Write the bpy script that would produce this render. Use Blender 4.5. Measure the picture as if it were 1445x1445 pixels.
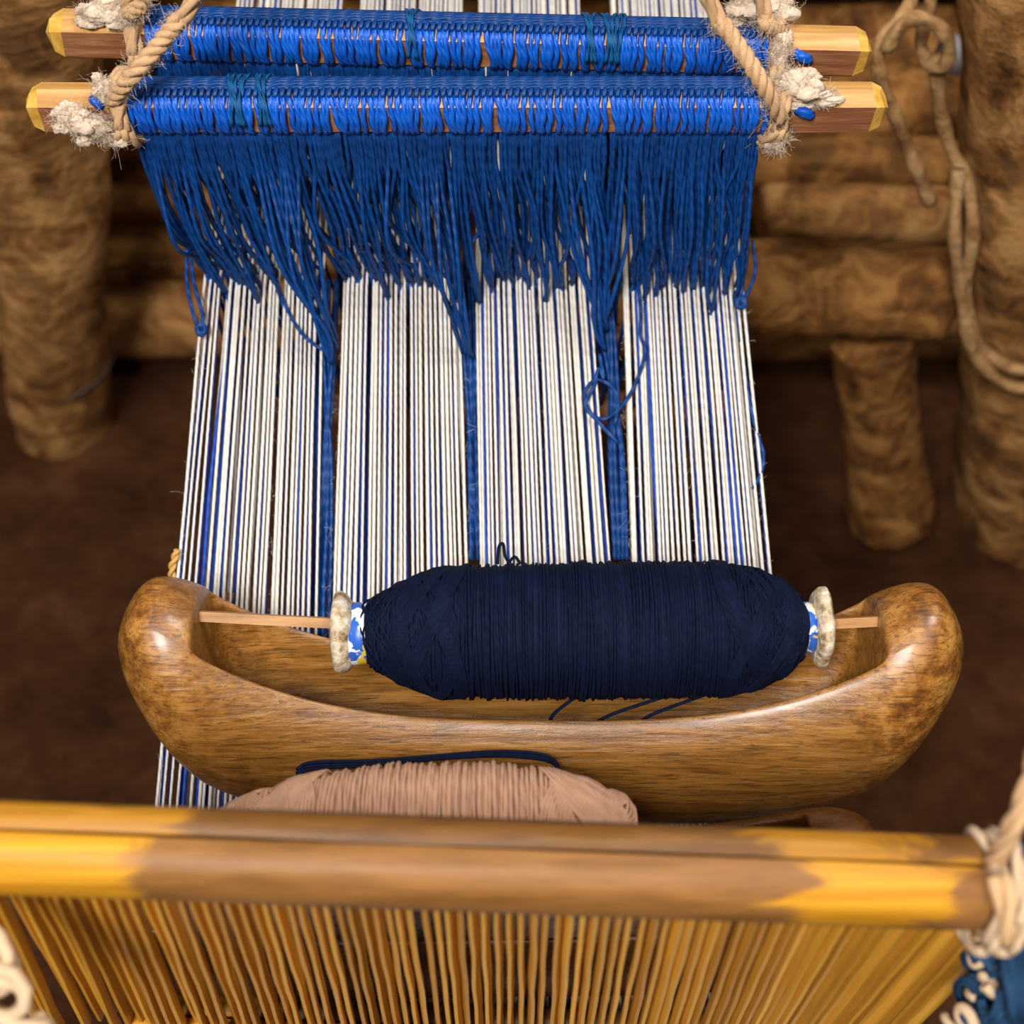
import bpy, math, random
import numpy as np
from mathutils import noise, Vector

random.seed(7); rng = np.random.default_rng(7)
for o in list(bpy.data.objects): bpy.data.objects.remove(o)
SC = bpy.context.scene
COL = SC.collection

# ------------------------------------------------------------------ camera
FPX = 2050.0; PITCH = math.radians(57.0); CAMZ = 0.90
cam_d = bpy.data.cameras.new('camera'); cam = bpy.data.objects.new('camera', cam_d); COL.objects.link(cam)
cam.location = (0, 0, CAMZ); cam.rotation_euler = (math.radians(90) - PITCH, 0, 0)
cam_d.sensor_width = 36.0; cam_d.lens = 36.0 * FPX / 1445.0; cam_d.clip_start = 0.02
cam_d.dof.use_dof = True; cam_d.dof.focus_distance = 0.525; cam_d.dof.aperture_fstop = 8.5
SC.camera = cam

# ------------------------------------------------------------------ light
w = bpy.data.worlds.new('world'); SC.world = w; w.use_nodes = True
bg = w.node_tree.nodes['Background']; bg.inputs[0].default_value = (1.0, 0.90, 0.80, 1); bg.inputs[1].default_value = 0.11
def area(name, loc, target, size, power, color):
    l = bpy.data.lights.new(name, 'AREA'); l.shape = 'DISK'; l.size = size; l.energy = power; l.color = color
    o = bpy.data.objects.new(name, l); COL.objects.link(o); o.location = loc
    o.rotation_euler = (Vector(target) - Vector(loc)).to_track_quat('-Z', 'Y').to_euler(); return o
area('daylight_opening', (0.55, 0.62, 1.95), (0, 0.33, 0.45), 0.5, 15, (1.0, 0.93, 0.86))
area('daylight_door', (-0.30, -0.52, 1.82), (0, 0.33, 0.45), 0.50, 33, (1.0, 0.96, 0.91))
SC.view_settings.view_transform = 'Standard'; SC.view_settings.look = 'None'
SC.view_settings.gamma = 1.0; SC.view_settings.use_curve_mapping = False
SC.view_settings.exposure = 0.14

# ------------------------------------------------------------------ pixel -> world measuring
cp, sp = math.cos(PITCH), math.sin(PITCH)
def ray(px, py):
    u = (px - 722.5) / FPX; v = (py - 722.5) / FPX
    return np.array([u, cp - v * sp, -sp - v * cp])
CAM = np.array([0, 0, CAMZ])
def at_t(px, py, t): return CAM + ray(px, py) * t
def at_y(px, py, Y): r = ray(px, py); return CAM + r * (Y / r[1])
def at_z(px, py, z): r = ray(px, py); return CAM + r * ((z - CAMZ) / r[2])
SL = 0.40; YH = 0.408; ZH = 0.45
def warp_z(Y): return ZH - SL * (YH - Y) if Y < YH else ZH + 0.12 * (Y - YH)
def at_w(px, py, off=0.0):           # on the slanting warp sheet (plus off)
    r = ray(px, py); t = (CAMZ - off - ZH + SL * YH) / (-r[2] + SL * r[1])
    return CAM + r * t

# ------------------------------------------------------------------ mesh helpers
def spline(pts, n):
    P = np.array(pts, float)
    if len(P) == 2: return P[0] + np.linspace(0, 1, n)[:, None] * (P[1] - P[0])
    P = np.vstack([2 * P[0] - P[1], P, 2 * P[-1] - P[-2]])
    m = len(P) - 3; u = np.linspace(0, m, n); i = np.minimum(u.astype(int), m - 1); f = (u - i)[:, None]
    a, b, c, d = P[i], P[i + 1], P[i + 2], P[i + 3]
    return 0.5 * (2 * b + (c - a) * f + (2 * a - 5 * b + 4 * c - d) * f**2 + (3 * b - a - 3 * c + d) * f**3)
def frames(P):
    T = np.gradient(P, axis=0); T /= np.linalg.norm(T, axis=1)[:, None] + 1e-12
    n = np.cross(T[0], [0.13, 0.2, 1.0]); 
    if np.linalg.norm(n) < 0.2: n = np.cross(T[0], [1.0, 0.1, 0])
    N = np.empty_like(P)
    for i in range(len(P)):
        n = n - T[i] * n.dot(T[i]); n = n / (np.linalg.norm(n) + 1e-12); N[i] = n
    return T, N, np.cross(T, N)
class MB:
    def __init__(s): s.V = []; s.F = []; s.UV = []; s.M = []; s.n = 0
    def add(s, V, F, UV=None, m=0):
        s.V.append(np.asarray(V, float))
        for k, f in enumerate(F):
            s.F.append([i + s.n for i in f]); s.M.append(m)
            s.UV.extend(UV[k] if UV else [(0, 0)] * len(f))
        s.n += len(V); return s
    def tube(s, P, r, sides=6, caps=True, m=0, flat=1.0, wob=0.0, seed=0):
        P = np.asarray(P, float); n = len(P); R = np.broadcast_to(np.asarray(r, float), (n,))
        T, N, B = frames(P); a = np.arange(sides) * 2 * math.pi / sides
        rr = R[:, None] * np.ones(sides)
        if wob:
            L = np.r_[0, np.cumsum(np.linalg.norm(np.diff(P, axis=0), axis=1))]
            for i in range(n):
                for k in range(sides):
                    q = Vector((L[i] * 9 + seed * 7.3, math.cos(a[k]) * 1.1, math.sin(a[k]) * 1.1 + seed))
                    rr[i, k] *= 1 + wob * (noise.noise(q) + 0.5 * noise.noise(q * 2.7))
        V = P[:, None] + rr[..., None] * (np.cos(a)[None, :, None] * N[:, None] + flat * np.sin(a)[None, :, None] * B[:, None])
        L = np.r_[0, np.cumsum(np.linalg.norm(np.diff(P, axis=0), axis=1))]
        F = []; UV = []
        for i in range(n - 1):
            for k in range(sides):
                k2 = (k + 1) % sides
                F.append([i * sides + k, i * sides + k2, (i + 1) * sides + k2, (i + 1) * sides + k])
                UV.append([(L[i], k / sides), (L[i], (k + 1) / sides), (L[i + 1], (k + 1) / sides), (L[i + 1], k / sides)])
        if caps:
            F.append(list(range(sides))[::-1]); UV.append([(0, 0)] * sides)
            F.append([(n - 1) * sides + k for k in range(sides)]); UV.append([(L[-1], 0)] * sides)
        return s.add(V.reshape(-1, 3), F, UV, m)
    def cord(s, P, R, plies=3, pitch=0.012, sides=6, m=0, per=9):      # plied cord
        P = np.asarray(P, float); L = np.linalg.norm(np.diff(P, axis=0), axis=1).sum()
        n = max(8, int(L / pitch * per)); P = spline(P, n); T, N, B = frames(P)
        l = np.linspace(0, L, n)
        for k in range(plies):
            a = 2 * math.pi * (l / pitch + k / plies)
            Q = P + 0.55 * R * (np.cos(a)[:, None] * N + np.sin(a)[:, None] * B)
            s.tube(Q, R * (0.62 if plies == 2 else 0.56), sides, m=m)
        return s
    def fuzz(s, P, n, r0, ln, m=0, th=0.00007):                       # loose hairs standing off a path
        P = np.asarray(P, float)
        for _ in range(n):
            p = P[rng.integers(len(P))] + rng.normal(0, r0 * 0.4, 3)
            d = rng.normal(0, 1, 3); d /= np.linalg.norm(d); e = rng.normal(0, 1, 3)
            l = ln * rng.uniform(0.4, 1.2); q = p + d * r0
            s.tube(np.array([q, q + d * l * 0.4 + e * l * 0.1, q + d * l * 0.7 + e * l * 0.3, q + d * l * 0.8 + e * l * 0.6]), th, 3, False, m)
        return s
    def box(s, c, ax, h, m=0, uvl=True):
        c = np.array(c); V = [c + ax[0] * h[0] * i + ax[1] * h[1] * j + ax[2] * h[2] * k for i in (-1, 1) for j in (-1, 1) for k in (-1, 1)]
        return s.add(V, [[0, 1, 3, 2], [4, 6, 7, 5], [0, 4, 5, 1], [2, 3, 7, 6], [0, 2, 6, 4], [1, 5, 7, 3]], None, m)
    def mesh(s, name, mats, origin, smooth=True, sharp=None):
        me = bpy.data.meshes.new(name); V = np.vstack(s.V) - np.asarray(origin)
        me.from_pydata(V.tolist(), [], s.F); me.update()
        uv = me.uv_layers.new(name='UVMap'); uv.data.foreach_set('uv', np.asarray(s.UV, np.float32).ravel())
        for x in mats: me.materials.append(x)
        me.polygons.foreach_set('material_index', s.M); me.polygons.foreach_set('use_smooth', [smooth] * len(s.F))
        if sharp: me.set_sharp_from_angle(angle=math.radians(sharp))
        return me
    def build(s, name, mats, parent=None, smooth=True, sharp=None, label=None, origin=None):
        mats = mats if isinstance(mats, (list, tuple)) else [mats]
        if parent is not None: org = np.array(WORLD[parent.name])
        else:
            A = np.vstack(s.V); org = np.array([*(A.min(0) + A.max(0))[:2] / 2, A[:, 2].min()]) if origin is None else np.array(origin)
        o = bpy.data.objects.new(name, s.mesh(name, mats, org, smooth, sharp)); COL.objects.link(o)
        if parent is not None: o.parent = parent; WORLD[o.name] = org
        else: o.location = org; WORLD[o.name] = org
        if label: o['label'] = label
        return o
WORLD = {}
def thing(name, loc, label, cat, group=None, kind=None):
    o = bpy.data.objects.new(name, None); COL.objects.link(o); o.location = loc; o.empty_display_size = 0.02
    WORLD[o.name] = np.array(loc, float); return tag(o, label, cat, group, kind)
def tag(o, label, cat, group=None, kind=None):
    o['label'] = label; o['category'] = cat
    if group: o['group'] = group
    if kind: o['kind'] = kind
    return o
def lathe(mb, A, ax, e1, e2, prof, seg=32, m=0, wob=0, seed=0):       # prof: [(along, radius)]
    A = np.array(A); V = []; F = []
    for (x, r) in prof:
        for k in range(seg):
            a = 2 * math.pi * k / seg
            q = r * (1 + (wob * noise.noise(Vector((math.cos(a) * 1.5, math.sin(a) * 1.5, seed + x * 60))) if wob else 0))
            V.append(A + ax * x + q * (math.cos(a) * e1 + math.sin(a) * e2))
    n = len(prof)
    for i in range(n - 1):
        for k in range(seg): F.append([i * seg + k, i * seg + (k + 1) % seg, (i + 1) * seg + (k + 1) % seg, (i + 1) * seg + k])
    F.append(list(range(seg))[::-1]); F.append([(n - 1) * seg + k for k in range(seg)])
    return mb.add(V, F, None, m)

# ------------------------------------------------------------------ materials
class NT:
    def __init__(s, name, rough=0.6, spec=0.5):
        s.mat = bpy.data.materials.new(name); s.mat.use_nodes = True; s.t = s.mat.node_tree
        s.b = s.t.nodes['Principled BSDF']; s.b.inputs['Roughness'].default_value = rough; s.b.inputs['Specular IOR Level'].default_value = spec
    def n(s, typ, **kw):
        x = s.t.nodes.new(typ)
        for k, v in kw.items(): setattr(x, k, v)
        return x
    def l(s, a, b): s.t.links.new(a, b)
    def coord(s, scale=(1, 1, 1), out='Object', rot=(0, 0, 0)):
        c = s.n('ShaderNodeTexCoord'); m = s.n('ShaderNodeMapping'); m.inputs['Scale'].default_value = scale; m.inputs['Rotation'].default_value = rot
        s.l(c.outputs[out], m.inputs[0]); return m.outputs[0]
    def noise(s, co, scale=1, detail=6, rough=0.6, dist=0):
        x = s.n('ShaderNodeTexNoise'); x.inputs['Scale'].default_value = scale; x.inputs['Detail'].default_value = detail
        x.inputs['Roughness'].default_value = rough; x.inputs['Distortion'].default_value = dist; s.l(co, x.inputs['Vector']); return x.outputs['Fac']
    def ramp(s, f, stops):
        r = s.n('ShaderNodeValToRGB'); e = r.color_ramp.elements
        while len(e) < len(stops): e.new(0.5)
        for x, (p, c) in zip(e, stops): x.position = p; x.color = (*c, 1) if len(c) == 3 else c
        s.l(f, r.inputs[0]); return r.outputs[0]
    def mix(s, f, a, b, mode='MIX'):
        x = s.n('ShaderNodeMix', data_type='RGBA', blend_type=mode)
        for v, i in ((f, 0), (a, 6), (b, 7)):
            if hasattr(v, 'links'): s.l(v, x.inputs[i])
            else: x.inputs[i].default_value = v if i == 0 else (*v, 1)
        return x.outputs[2]
    def math(s, op, a, b=0.0, c=None):
        x = s.n('ShaderNodeMath', operation=op)
        for v, i in ((a, 0), (b, 1)) + (((c, 2),) if c is not None else ()):
            if hasattr(v, 'links'): s.l(v, x.inputs[i])
            else: x.inputs[i].default_value = v
        return x.outputs[0]
    def base(s, c):
        if hasattr(c, 'links'): s.l(c, s.b.inputs['Base Color'])
        else: s.b.inputs['Base Color'].default_value = (*c, 1)
    def bump(s, h, dist=0.001, st=1.0):
        x = s.n('ShaderNodeBump'); x.inputs['Distance'].default_value = dist; x.inputs['Strength'].default_value = st
        s.l(h, x.inputs['Height']); s.l(x.outputs[0], s.b.inputs['Normal'])
    def sep(s, co):
        x = s.n('ShaderNodeSeparateXYZ'); s.l(co, x.inputs[0]); return x.outputs
def yarn(name, c1, c2, pitch, rough=0.7, spec=0.3, bump=0.0004, sheen=0.0, vary=0.0, turns=3.0, stn=0.8):
    k = NT(name, rough, spec); c = k.n('ShaderNodeUVMap'); x = k.sep(c.outputs[0])
    ph = k.math('ADD', k.math('MULTIPLY', x[0], 1 / (pitch * 3)), k.math('MULTIPLY', x[1], turns))
    h = k.math('SINE', k.math('MULTIPLY', ph, 2 * math.pi))
    nz = k.noise(k.coord((1, 1, 1)), 900, 3)
    k.bump(k.math('ADD', h, k.math('MULTIPLY', nz, 0.8)), bump, stn)
    oi = k.n('ShaderNodeObjectInfo')
    f = k.math('ADD', k.math('MULTIPLY', k.noise(k.coord(), 160, 3), 0.7), k.math('MULTIPLY', oi.outputs['Random'], vary))
    k.base(k.mix(f, c1, c2))
    if sheen: k.b.inputs['Sheen Weight'].default_value = sheen; k.b.inputs['Sheen Roughness'].default_value = 0.5
    return k.mat
M = {}
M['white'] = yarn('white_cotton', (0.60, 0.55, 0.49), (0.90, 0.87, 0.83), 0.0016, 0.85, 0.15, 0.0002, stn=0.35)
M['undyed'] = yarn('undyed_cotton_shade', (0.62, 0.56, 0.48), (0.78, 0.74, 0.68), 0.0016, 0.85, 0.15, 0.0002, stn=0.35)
M['bluewarp'] = yarn('blue_warp', (0.008, 0.04, 0.33), (0.012, 0.09, 0.50), 0.0020, 0.6, 0.3, 0.0002, vary=0.3, stn=0.4)
M['blue'] = yarn('royal_blue_thread', (0.0004, 0.022, 0.110), (0.0007, 0.056, 0.26), 0.0019, 0.5, 0.3, 0.0003, vary=0.4, stn=0.45)
M['teal'] = yarn('teal_thread', (0.002, 0.07, 0.22), (0.004, 0.13, 0.34), 0.0022, 0.55, 0.3, 0.0004)
M['wrap'] = yarn('bright_blue_wrap', (0.001, 0.055, 0.38), (0.002, 0.13, 0.66), 0.0017, 0.45, 0.4, 0.0004, vary=0.35, stn=0.5)
M['navy'] = yarn('navy_thread', (0.0009, 0.0020, 0.008), (0.0046, 0.012, 0.050), 0.0016, 0.75, 0.12, 0.0002, stn=0.2)
M['pink'] = yarn('pale_pink_yarn', (0.48, 0.26, 0.16), (0.68, 0.43, 0.30), 0.003, 0.85, 0.15, 0.0003, stn=0.3)
M['jute'] = yarn('tan_cotton_cord', (0.48, 0.28, 0.13), (0.70, 0.47, 0.28), 0.004, 0.85, 0.15, 0.0003, stn=0.3)
M['cream'] = yarn('cream_cord', (0.52, 0.36, 0.22), (0.72, 0.55, 0.38), 0.006, 0.85, 0.15, 0.0003, stn=0.3)
M['indigo'] = yarn('indigo_yarn', (0.006, 0.014, 0.045), (0.02, 0.07, 0.15), 0.005, 0.8, 0.15, 0.0006, vary=0.6)
k = NT('cotton_tuft', 0.95, 0.1); co = k.coord(); k.base(k.mix(k.noise(co, 220, 5), (0.58, 0.42, 0.29), (0.90, 0.77, 0.63))); k.bump(k.noise(co, 900, 6, 0.7), 0.0006); M['tuft'] = k.mat
k = NT('raffia', 0.6); k.base((0.55, 0.30, 0.07)); M['raffia'] = k.mat

def shuttle_wood(name, tint):
    k = NT(name, 0.30, 0.5); co = k.coord()
    g1 = k.noise(k.coord((22, 300, 300)), 1, 8, 0.65, 0.4); g2 = k.noise(k.coord((70, 1100, 1100)), 1, 4, 0.7)
    mot = k.noise(co, 110, 8, 0.7); big = k.noise(co, 26, 5, 0.6)
    x = k.sep(co); ax_ = k.math('ABSOLUTE', x[0])
    wood = k.ramp(g1, [(0.25, (0.10, 0.040, 0.008)), (0.5, (0.265, 0.112, 0.019)), (0.72, (0.39, 0.19, 0.045))])
    ends = k.ramp(mot, [(0.36, (0.07, 0.020, 0.004)), (0.48, (0.27, 0.095, 0.012)), (0.60, (0.50, 0.24, 0.05))])
    ef = k.math('MULTIPLY_ADD', ax_, 16.0, -1.45); ef = k.math('ADD', ef, k.math('MULTIPLY_ADD', big, 2.0, -1.0)); ef = k.math('MINIMUM', k.math('MAXIMUM', ef, 0.0), 0.92)
    c = k.mix(ef, wood, ends)
    pores = k.ramp(g2, [(0.38, (1, 1, 1)), (0.47, (0, 0, 0))])
    c = k.mix(k.math('MULTIPLY', k.sep(pores)[0], 0.70), c, (0.055, 0.024, 0.008))
    k.base(k.mix(1.0, c, tint, 'MULTIPLY'))
    k.l(k.math('MULTIPLY_ADD', mot, 0.40, 0.08), k.b.inputs['Roughness'])
    k.bump(k.math('ADD', k.math('MULTIPLY', mot, 0.5), g1), 0.0011, 0.6); k.b.inputs['Coat Weight'].default_value = 0.35; k.b.inputs['Coat Roughness'].default_value = 0.22; return k.mat
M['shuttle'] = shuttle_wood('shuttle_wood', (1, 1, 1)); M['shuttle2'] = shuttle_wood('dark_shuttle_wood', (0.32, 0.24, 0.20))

def wood(name, dark, mid, light, sc=(14, 260, 260), rough=0.5, bump=0.0008, out='Object'):
    k = NT(name, rough); g = k.noise(k.coord(sc, out), 1, 7, 0.65, 0.3)
    k.base(k.ramp(g, [(0.28, dark), (0.5, mid), (0.72, light)])); k.bump(g, bump, 0.7); return k.mat
M['stick'] = wood('split_stick_wood', (0.20, 0.085, 0.018), (0.36, 0.165, 0.04), (0.48, 0.25, 0.075))
M['peeled'] = wood('peeled_rod_wood', (0.34, 0.14, 0.03), (0.52, 0.27, 0.075), (0.68, 0.42, 0.16))
M['bark'] = wood('rod_bark', (0.13, 0.045, 0.016), (0.27, 0.10, 0.04), (0.44, 0.22, 0.10), (30, 300, 300), 0.55)
M['cut'] = wood('fresh_cut_wood', (0.42, 0.19, 0.02), (0.66, 0.37, 0.06), (0.82, 0.54, 0.15), (120, 120, 120), 0.5)
def bamboo(name, x0, x1, yel, brn):      # yellow cane with a brown hand-worn stretch between x0 and x1
    k = NT(name, 0.50, 0.3); co = k.coord(); x = k.sep(co)
    g = k.noise(k.coord((6, 420, 420)), 1, 6, 0.6); b = k.noise(k.coord((26, 70, 70)), 1, 4, 0.55, 0.8)
    y = k.ramp(g, [(0.3, yel[0]), (0.7, yel[1])]); w_ = k.ramp(k.noise(k.coord((26, 160, 160)), 1, 6, 0.65), [(0.3, brn[0]), (0.7, brn[1])])
    xx = k.math('ADD', x[0], k.math('MULTIPLY_ADD', b, 0.07, -0.035))
    d_ = k.math('ABSOLUTE', k.math('SUBTRACT', xx, (x0 + x1) / 2)); mr = k.n('ShaderNodeMapRange', interpolation_type='SMOOTHSTEP'); k.l(d_, mr.inputs[0]); mr.inputs[1].default_value = (x1 - x0) / 2 + 0.004; mr.inputs[2].default_value = (x1 - x0) / 2 - 0.006; m2 = k.n('ShaderNodeMapRange', interpolation_type='SMOOTHSTEP'); k.l(xx, m2.inputs[0]); m2.inputs[1].default_value = 0.110; m2.inputs[2].default_value = 0.118; f = k.math('MAXIMUM', mr.outputs[0], m2.outputs[0])
    k.base(k.mix(k.math('MULTIPLY', f, 0.93), y, w_)); k.bump(g, 0.0004, 0.6); return k.mat
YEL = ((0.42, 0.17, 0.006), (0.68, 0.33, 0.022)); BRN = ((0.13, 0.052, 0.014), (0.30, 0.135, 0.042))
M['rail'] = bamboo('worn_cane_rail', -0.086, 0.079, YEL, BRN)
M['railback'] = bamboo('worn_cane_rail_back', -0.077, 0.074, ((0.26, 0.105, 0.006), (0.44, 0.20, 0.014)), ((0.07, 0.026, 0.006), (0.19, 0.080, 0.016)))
k = NT('reed_cane', 0.42); oi = k.n('ShaderNodeObjectInfo')
g = k.noise(k.coord((300, 300, 14)), 1, 5, 0.6)
k.base(k.mix(k.math('ADD', k.math('MULTIPLY', g, 0.6), k.math('MULTIPLY', oi.outputs['Random'], 0.45)), (0.34, 0.12, 0.005), (0.92, 0.49, 0.055))); k.bump(g, 0.0004); M['dent'] = k.mat
def logmat(name, dark, mid, light, sc=38):
    k = NT(name, 0.8, 0.2); co = k.coord(); a = k.noise(co, sc, 8, 0.65, 0.6); b = k.noise(k.coord((9, 60, 60)), 1, 6, 0.65)
    k.base(k.mix(k.math('MULTIPLY', b, 0.55), k.ramp(a, [(0.38, dark), (0.50, mid), (0.62, light)]), k.ramp(b, [(0.35, dark), (0.65, light)])))
    k.bump(k.math('ADD', a, b), 0.004); return k.mat
M['log'] = logmat('weathered_log', (0.030, 0.009, 0.002), (0.185, 0.068, 0.013), (0.42, 0.20, 0.055))
M['log2'] = logmat('pale_log', (0.08, 0.026, 0.006), (0.30, 0.122, 0.030), (0.55, 0.29, 0.10))
M['post'] = logmat('post_wood', (0.060, 0.018, 0.004), (0.27, 0.112, 0.026), (0.58, 0.31, 0.110), 34)
M['vine'] = logmat('dry_vine', (0.16, 0.07, 0.022), (0.36, 0.19, 0.07), (0.54, 0.33, 0.15), 60)
k = NT('red_earth', 0.95, 0.1); co = k.coord(); a = k.noise(co, 13, 10, 0.75); b = k.noise(co, 70, 8, 0.7)
k.base(k.mix(k.math('MULTIPLY', b, 0.5), k.ramp(a, [(0.36, (0.055, 0.018, 0.007)), (0.5, (0.125, 0.045, 0.017)), (0.64, (0.23, 0.095, 0.040))]), (0.145, 0.053, 0.021)))
k.bump(k.math('ADD', a, k.math('MULTIPLY', b, 0.5)), 0.03); M['earth'] = k.mat
k = NT('gap_shade', 0.95, 0.1); k.base((0.06, 0.025, 0.011)); M['gap_shade'] = k.mat  # shade of the gaps between the wall logs, put into a dark brown
k = NT('dark_wire', 0.6); k.base((0.05, 0.03, 0.02)); M['wire'] = k.mat
k = NT('grey_metal', 0.6); k.base((0.25, 0.24, 0.26)); M['grey'] = k.mat
k = NT('flange_plastic', 0.45, 0.4); co = k.coord(); a = k.noise(co, 180, 6, 0.65)
c = k.ramp(a, [(0.36, (0.20, 0.12, 0.05)), (0.5, (0.55, 0.44, 0.29)), (0.62, (0.80, 0.74, 0.64))]); k.base(c); k.bump(a, 0.0012); M['flange'] = k.mat
k = NT('printed_core', 0.35, 0.5); co = k.coord(); a = k.noise(co, 130, 3, 0.5, 0.6); b = k.noise(k.coord((90, 90, 90), rot=(1, 2, 3)), 1, 3, 0.5)
c = k.mix(k.sep(k.ramp(a, [(0.50, (0, 0, 0)), (0.53, (1, 1, 1))]))[0], (0.80, 0.80, 0.80), (0.02, 0.11, 0.50)); c = k.mix(k.sep(k.ramp(b, [(0.60, (0, 0, 0)), (0.62, (1, 1, 1))]))[0], c, (0.75, 0.52, 0.03))
k.base(c); M['core'] = k.mat

# ================================================================== setting
mb = MB(); nx, ny = 130, 110; V = []; F = []
for j in range(ny + 1):
    for i in range(nx + 1):
        X = -1.5 + 3.0 * i / nx; Y = -0.7 + 2.5 * j / ny; q = Vector((X, Y, 0))
        V.append((X, Y, 0.010 * noise.noise(q * 5) + 0.006 * noise.noise(q * 17) + 0.003 * noise.noise(q * 41)))
for j in range(ny):
    for i in range(nx): a = j * (nx + 1) + i; F.append([a, a + 1, a + nx + 2, a + nx + 1])
mb.add(V, F); fl = mb.build('floor', M['earth'], origin=(0, 0, 0)); tag(fl, 'bare reddish brown earth floor', 'floor', kind='structure')

def log_mesh(A, B, r0, r1, n=30, sides=14, wob=0.12, seed=0, bend=0.0):
    A, B = np.array(A, float), np.array(B, float); P = spline([A, B], n); s = np.linspace(0, 1, n)
    P[:, 2] += bend * np.sin(math.pi * s); R = r0 + (r1 - r0) * s
    R = R * np.where(np.minimum(s, 1 - s) < 0.001, 0.80, 1.0)
    return MB().tube(P, R, sides, wob=wob, seed=seed)
wall = thing('wall_back', (0, 0.80, 0), 'low wall of stacked rough brown logs behind the loom', 'wall', kind='structure')
for i, (z, r, Y, b) in enumerate([(0.040, 0.042, 0.745, 0.004), (0.106, 0.029, 0.752, 0.0), (0.158, 0.027, 0.757, -0.003), (0.213, 0.031, 0.765, 0.004), (0.275, 0.034, 0.77, 0.0), (0.338, 0.032, 0.78, 0.003), (0.395, 0.030, 0.785, 0.0)]):
    log_mesh((-0.95, Y + 0.01, z + 0.004), (0.95, Y - 0.005, z - 0.006), r * 1.05, r * 0.93, 70, 14, 0.13, i * 3.1, b).build('log', M['log' if i % 3 else 'log2'], wall, sharp=50)
MB().box((0, 0.86, 0.21), (np.array([1, 0, 0]), np.array([0, 1, 0]), np.array([0, 0, 1])), (0.95, 0.02, 0.21)).build('dark_backing', M['gap_shade'], wall, smooth=False)  # dark sheet added behind the logs so the gaps look shaded

# left post
mb = log_mesh(at_y(92, 640, 0.665), at_y(10, -160, 0.625), 0.034, 0.042, 40, 18, 0.16, 11)
lp = thing('wooden_post', at_y(92, 600, 0.665), 'thick rough wooden post with a dark wire round its foot, left of the warp', 'post')
mb.build('trunk', M['post'], lp, sharp=50)
c0 = at_y(84, 512, 0.660); a = np.linspace(0, 2 * math.pi, 40)
MB().tube(np.c_[c0[0] + 0.0385 * np.cos(a), c0[1] + 0.0385 * np.sin(a), c0[2] + 0.004 * np.cos(a) - 0.004 * np.sin(a * 2)], 0.0016, 6, False).build('wire_band', M['wire'], lp)
# right post
mb = log_mesh(at_y(1438, 760, 0.580), at_y(1490, -160, 0.570), 0.046, 0.040, 40, 18, 0.18, 23)
rp = thing('wooden_post', at_y(1438, 725, 0.580), 'thick pale wooden post with vines wound round it at the right edge', 'post')
mb.build('trunk', M['post'], rp, sharp=50)

# bench of short logs at the right
bench = thing('log_bench', at_y(1250, 745, 0.566), 'low bench of short rough logs on stump legs, right of the warp', 'bench')
for (x0, x1, py, Y, r, s, m) in [(985, 1338, 408, 0.566, 0.0275, 1, 'log'), (1072, 1342, 300, 0.622, 0.0175, 2, 'log2'), (1035, 1350, 232, 0.655, 0.0165, 3, 'log'), (1090, 1392, 150, 0.700, 0.026, 5, 'log')]:
    A = at_y(x0, py, Y); B = at_y(x1, py + 4, Y); log_mesh(A, B, r, r * 1.02, 30, 16, 0.10, s * 5.3).build('log', M[m], bench, sharp=50)
tp = at_y(1232, 474, 0.562); bt = at_y(1256, 742, 0.560)
P = spline([tp, tp * 0.5 + bt * 0.5, bt], 20); s = np.linspace(0, 1, 20)
MB().tube(P, 0.0255 + 0.010 * np.clip((s - 0.55) / 0.45, 0, 1)**1.5 - 0.014 * np.clip((s - 0.9) / 0.1, 0, 1), 16, wob=0.10, seed=4).build('stump_leg', M['log'], bench, sharp=60)
tp = at_y(985, 474, 0.60); MB().tube(spline([tp, (tp[0], 0.60, 0.0)], 14), 0.028, 14, wob=0.1, seed=9).build('stump_leg', M['log'], bench, sharp=60)

# vines
def vine(pts, r, label, parts=None):
    P = spline(pts, 60); o = MB().tube(P, r * (1 + 0.12 * np.sin(np.linspace(0, 40, 60))), 8, wob=0.1, seed=len(pts)).build('vine', M['vine']); tag(o, label, 'vine', 'dry vines at the right post'); return o
vine([at_y(1300, -60, 0.60), at_y(1282, 10, 0.575), at_y(1248, 50, 0.56), at_y(1240, 100, 0.55), at_y(1262, 160, 0.545), at_y(1290, 230, 0.54), at_y(1312, 285, 0.54)], 0.0036, 'long dry vine hanging from above past the rod ends')
vine([at_y(1250, 70, 0.552), at_y(1272, 34, 0.553), at_y(1305, 26, 0.553), at_y(1335, 50, 0.553), at_y(1338, 85, 0.553), at_y(1318, 95, 0.558), at_y(1300, 62, 0.575), at_y(1312, 10, 0.585), at_y(1322, -60, 0.60)], 0.0034, 'dry vine bent into a ring beside the right rod ends')
vine([at_y(1322, 80, 0.560), at_y(1325, 140, 0.562), at_y(1338, 200, 0.562), at_y(1365, 260, 0.548), at_y(1372, 330, 0.535), at_y(1362, 420, 0.532), at_y(1385, 490, 0.527), at_y(1440, 522, 0.523), at_y(1500, 520, 0.54)], 0.0036, 'thin dry vine running down the right post and round it')
vine([at_y(1352, 240, 0.545), at_y(1347, 330, 0.533), at_y(1357, 420, 0.528), at_y(1375, 500, 0.523), at_y(1430, 545, 0.520), at_y(1500, 540, 0.53)], 0.0036, 'outermost dry vine looped round the right post')
pv = MB().tube(spline([at_y(1330, 74, 0.640), at_y(1420, 92, 0.640)], 8), 0.0105, 14).build('grey_pipe', M['grey']); tag(pv, 'short grey metal pipe behind the ring of vine', 'pipe')

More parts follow.
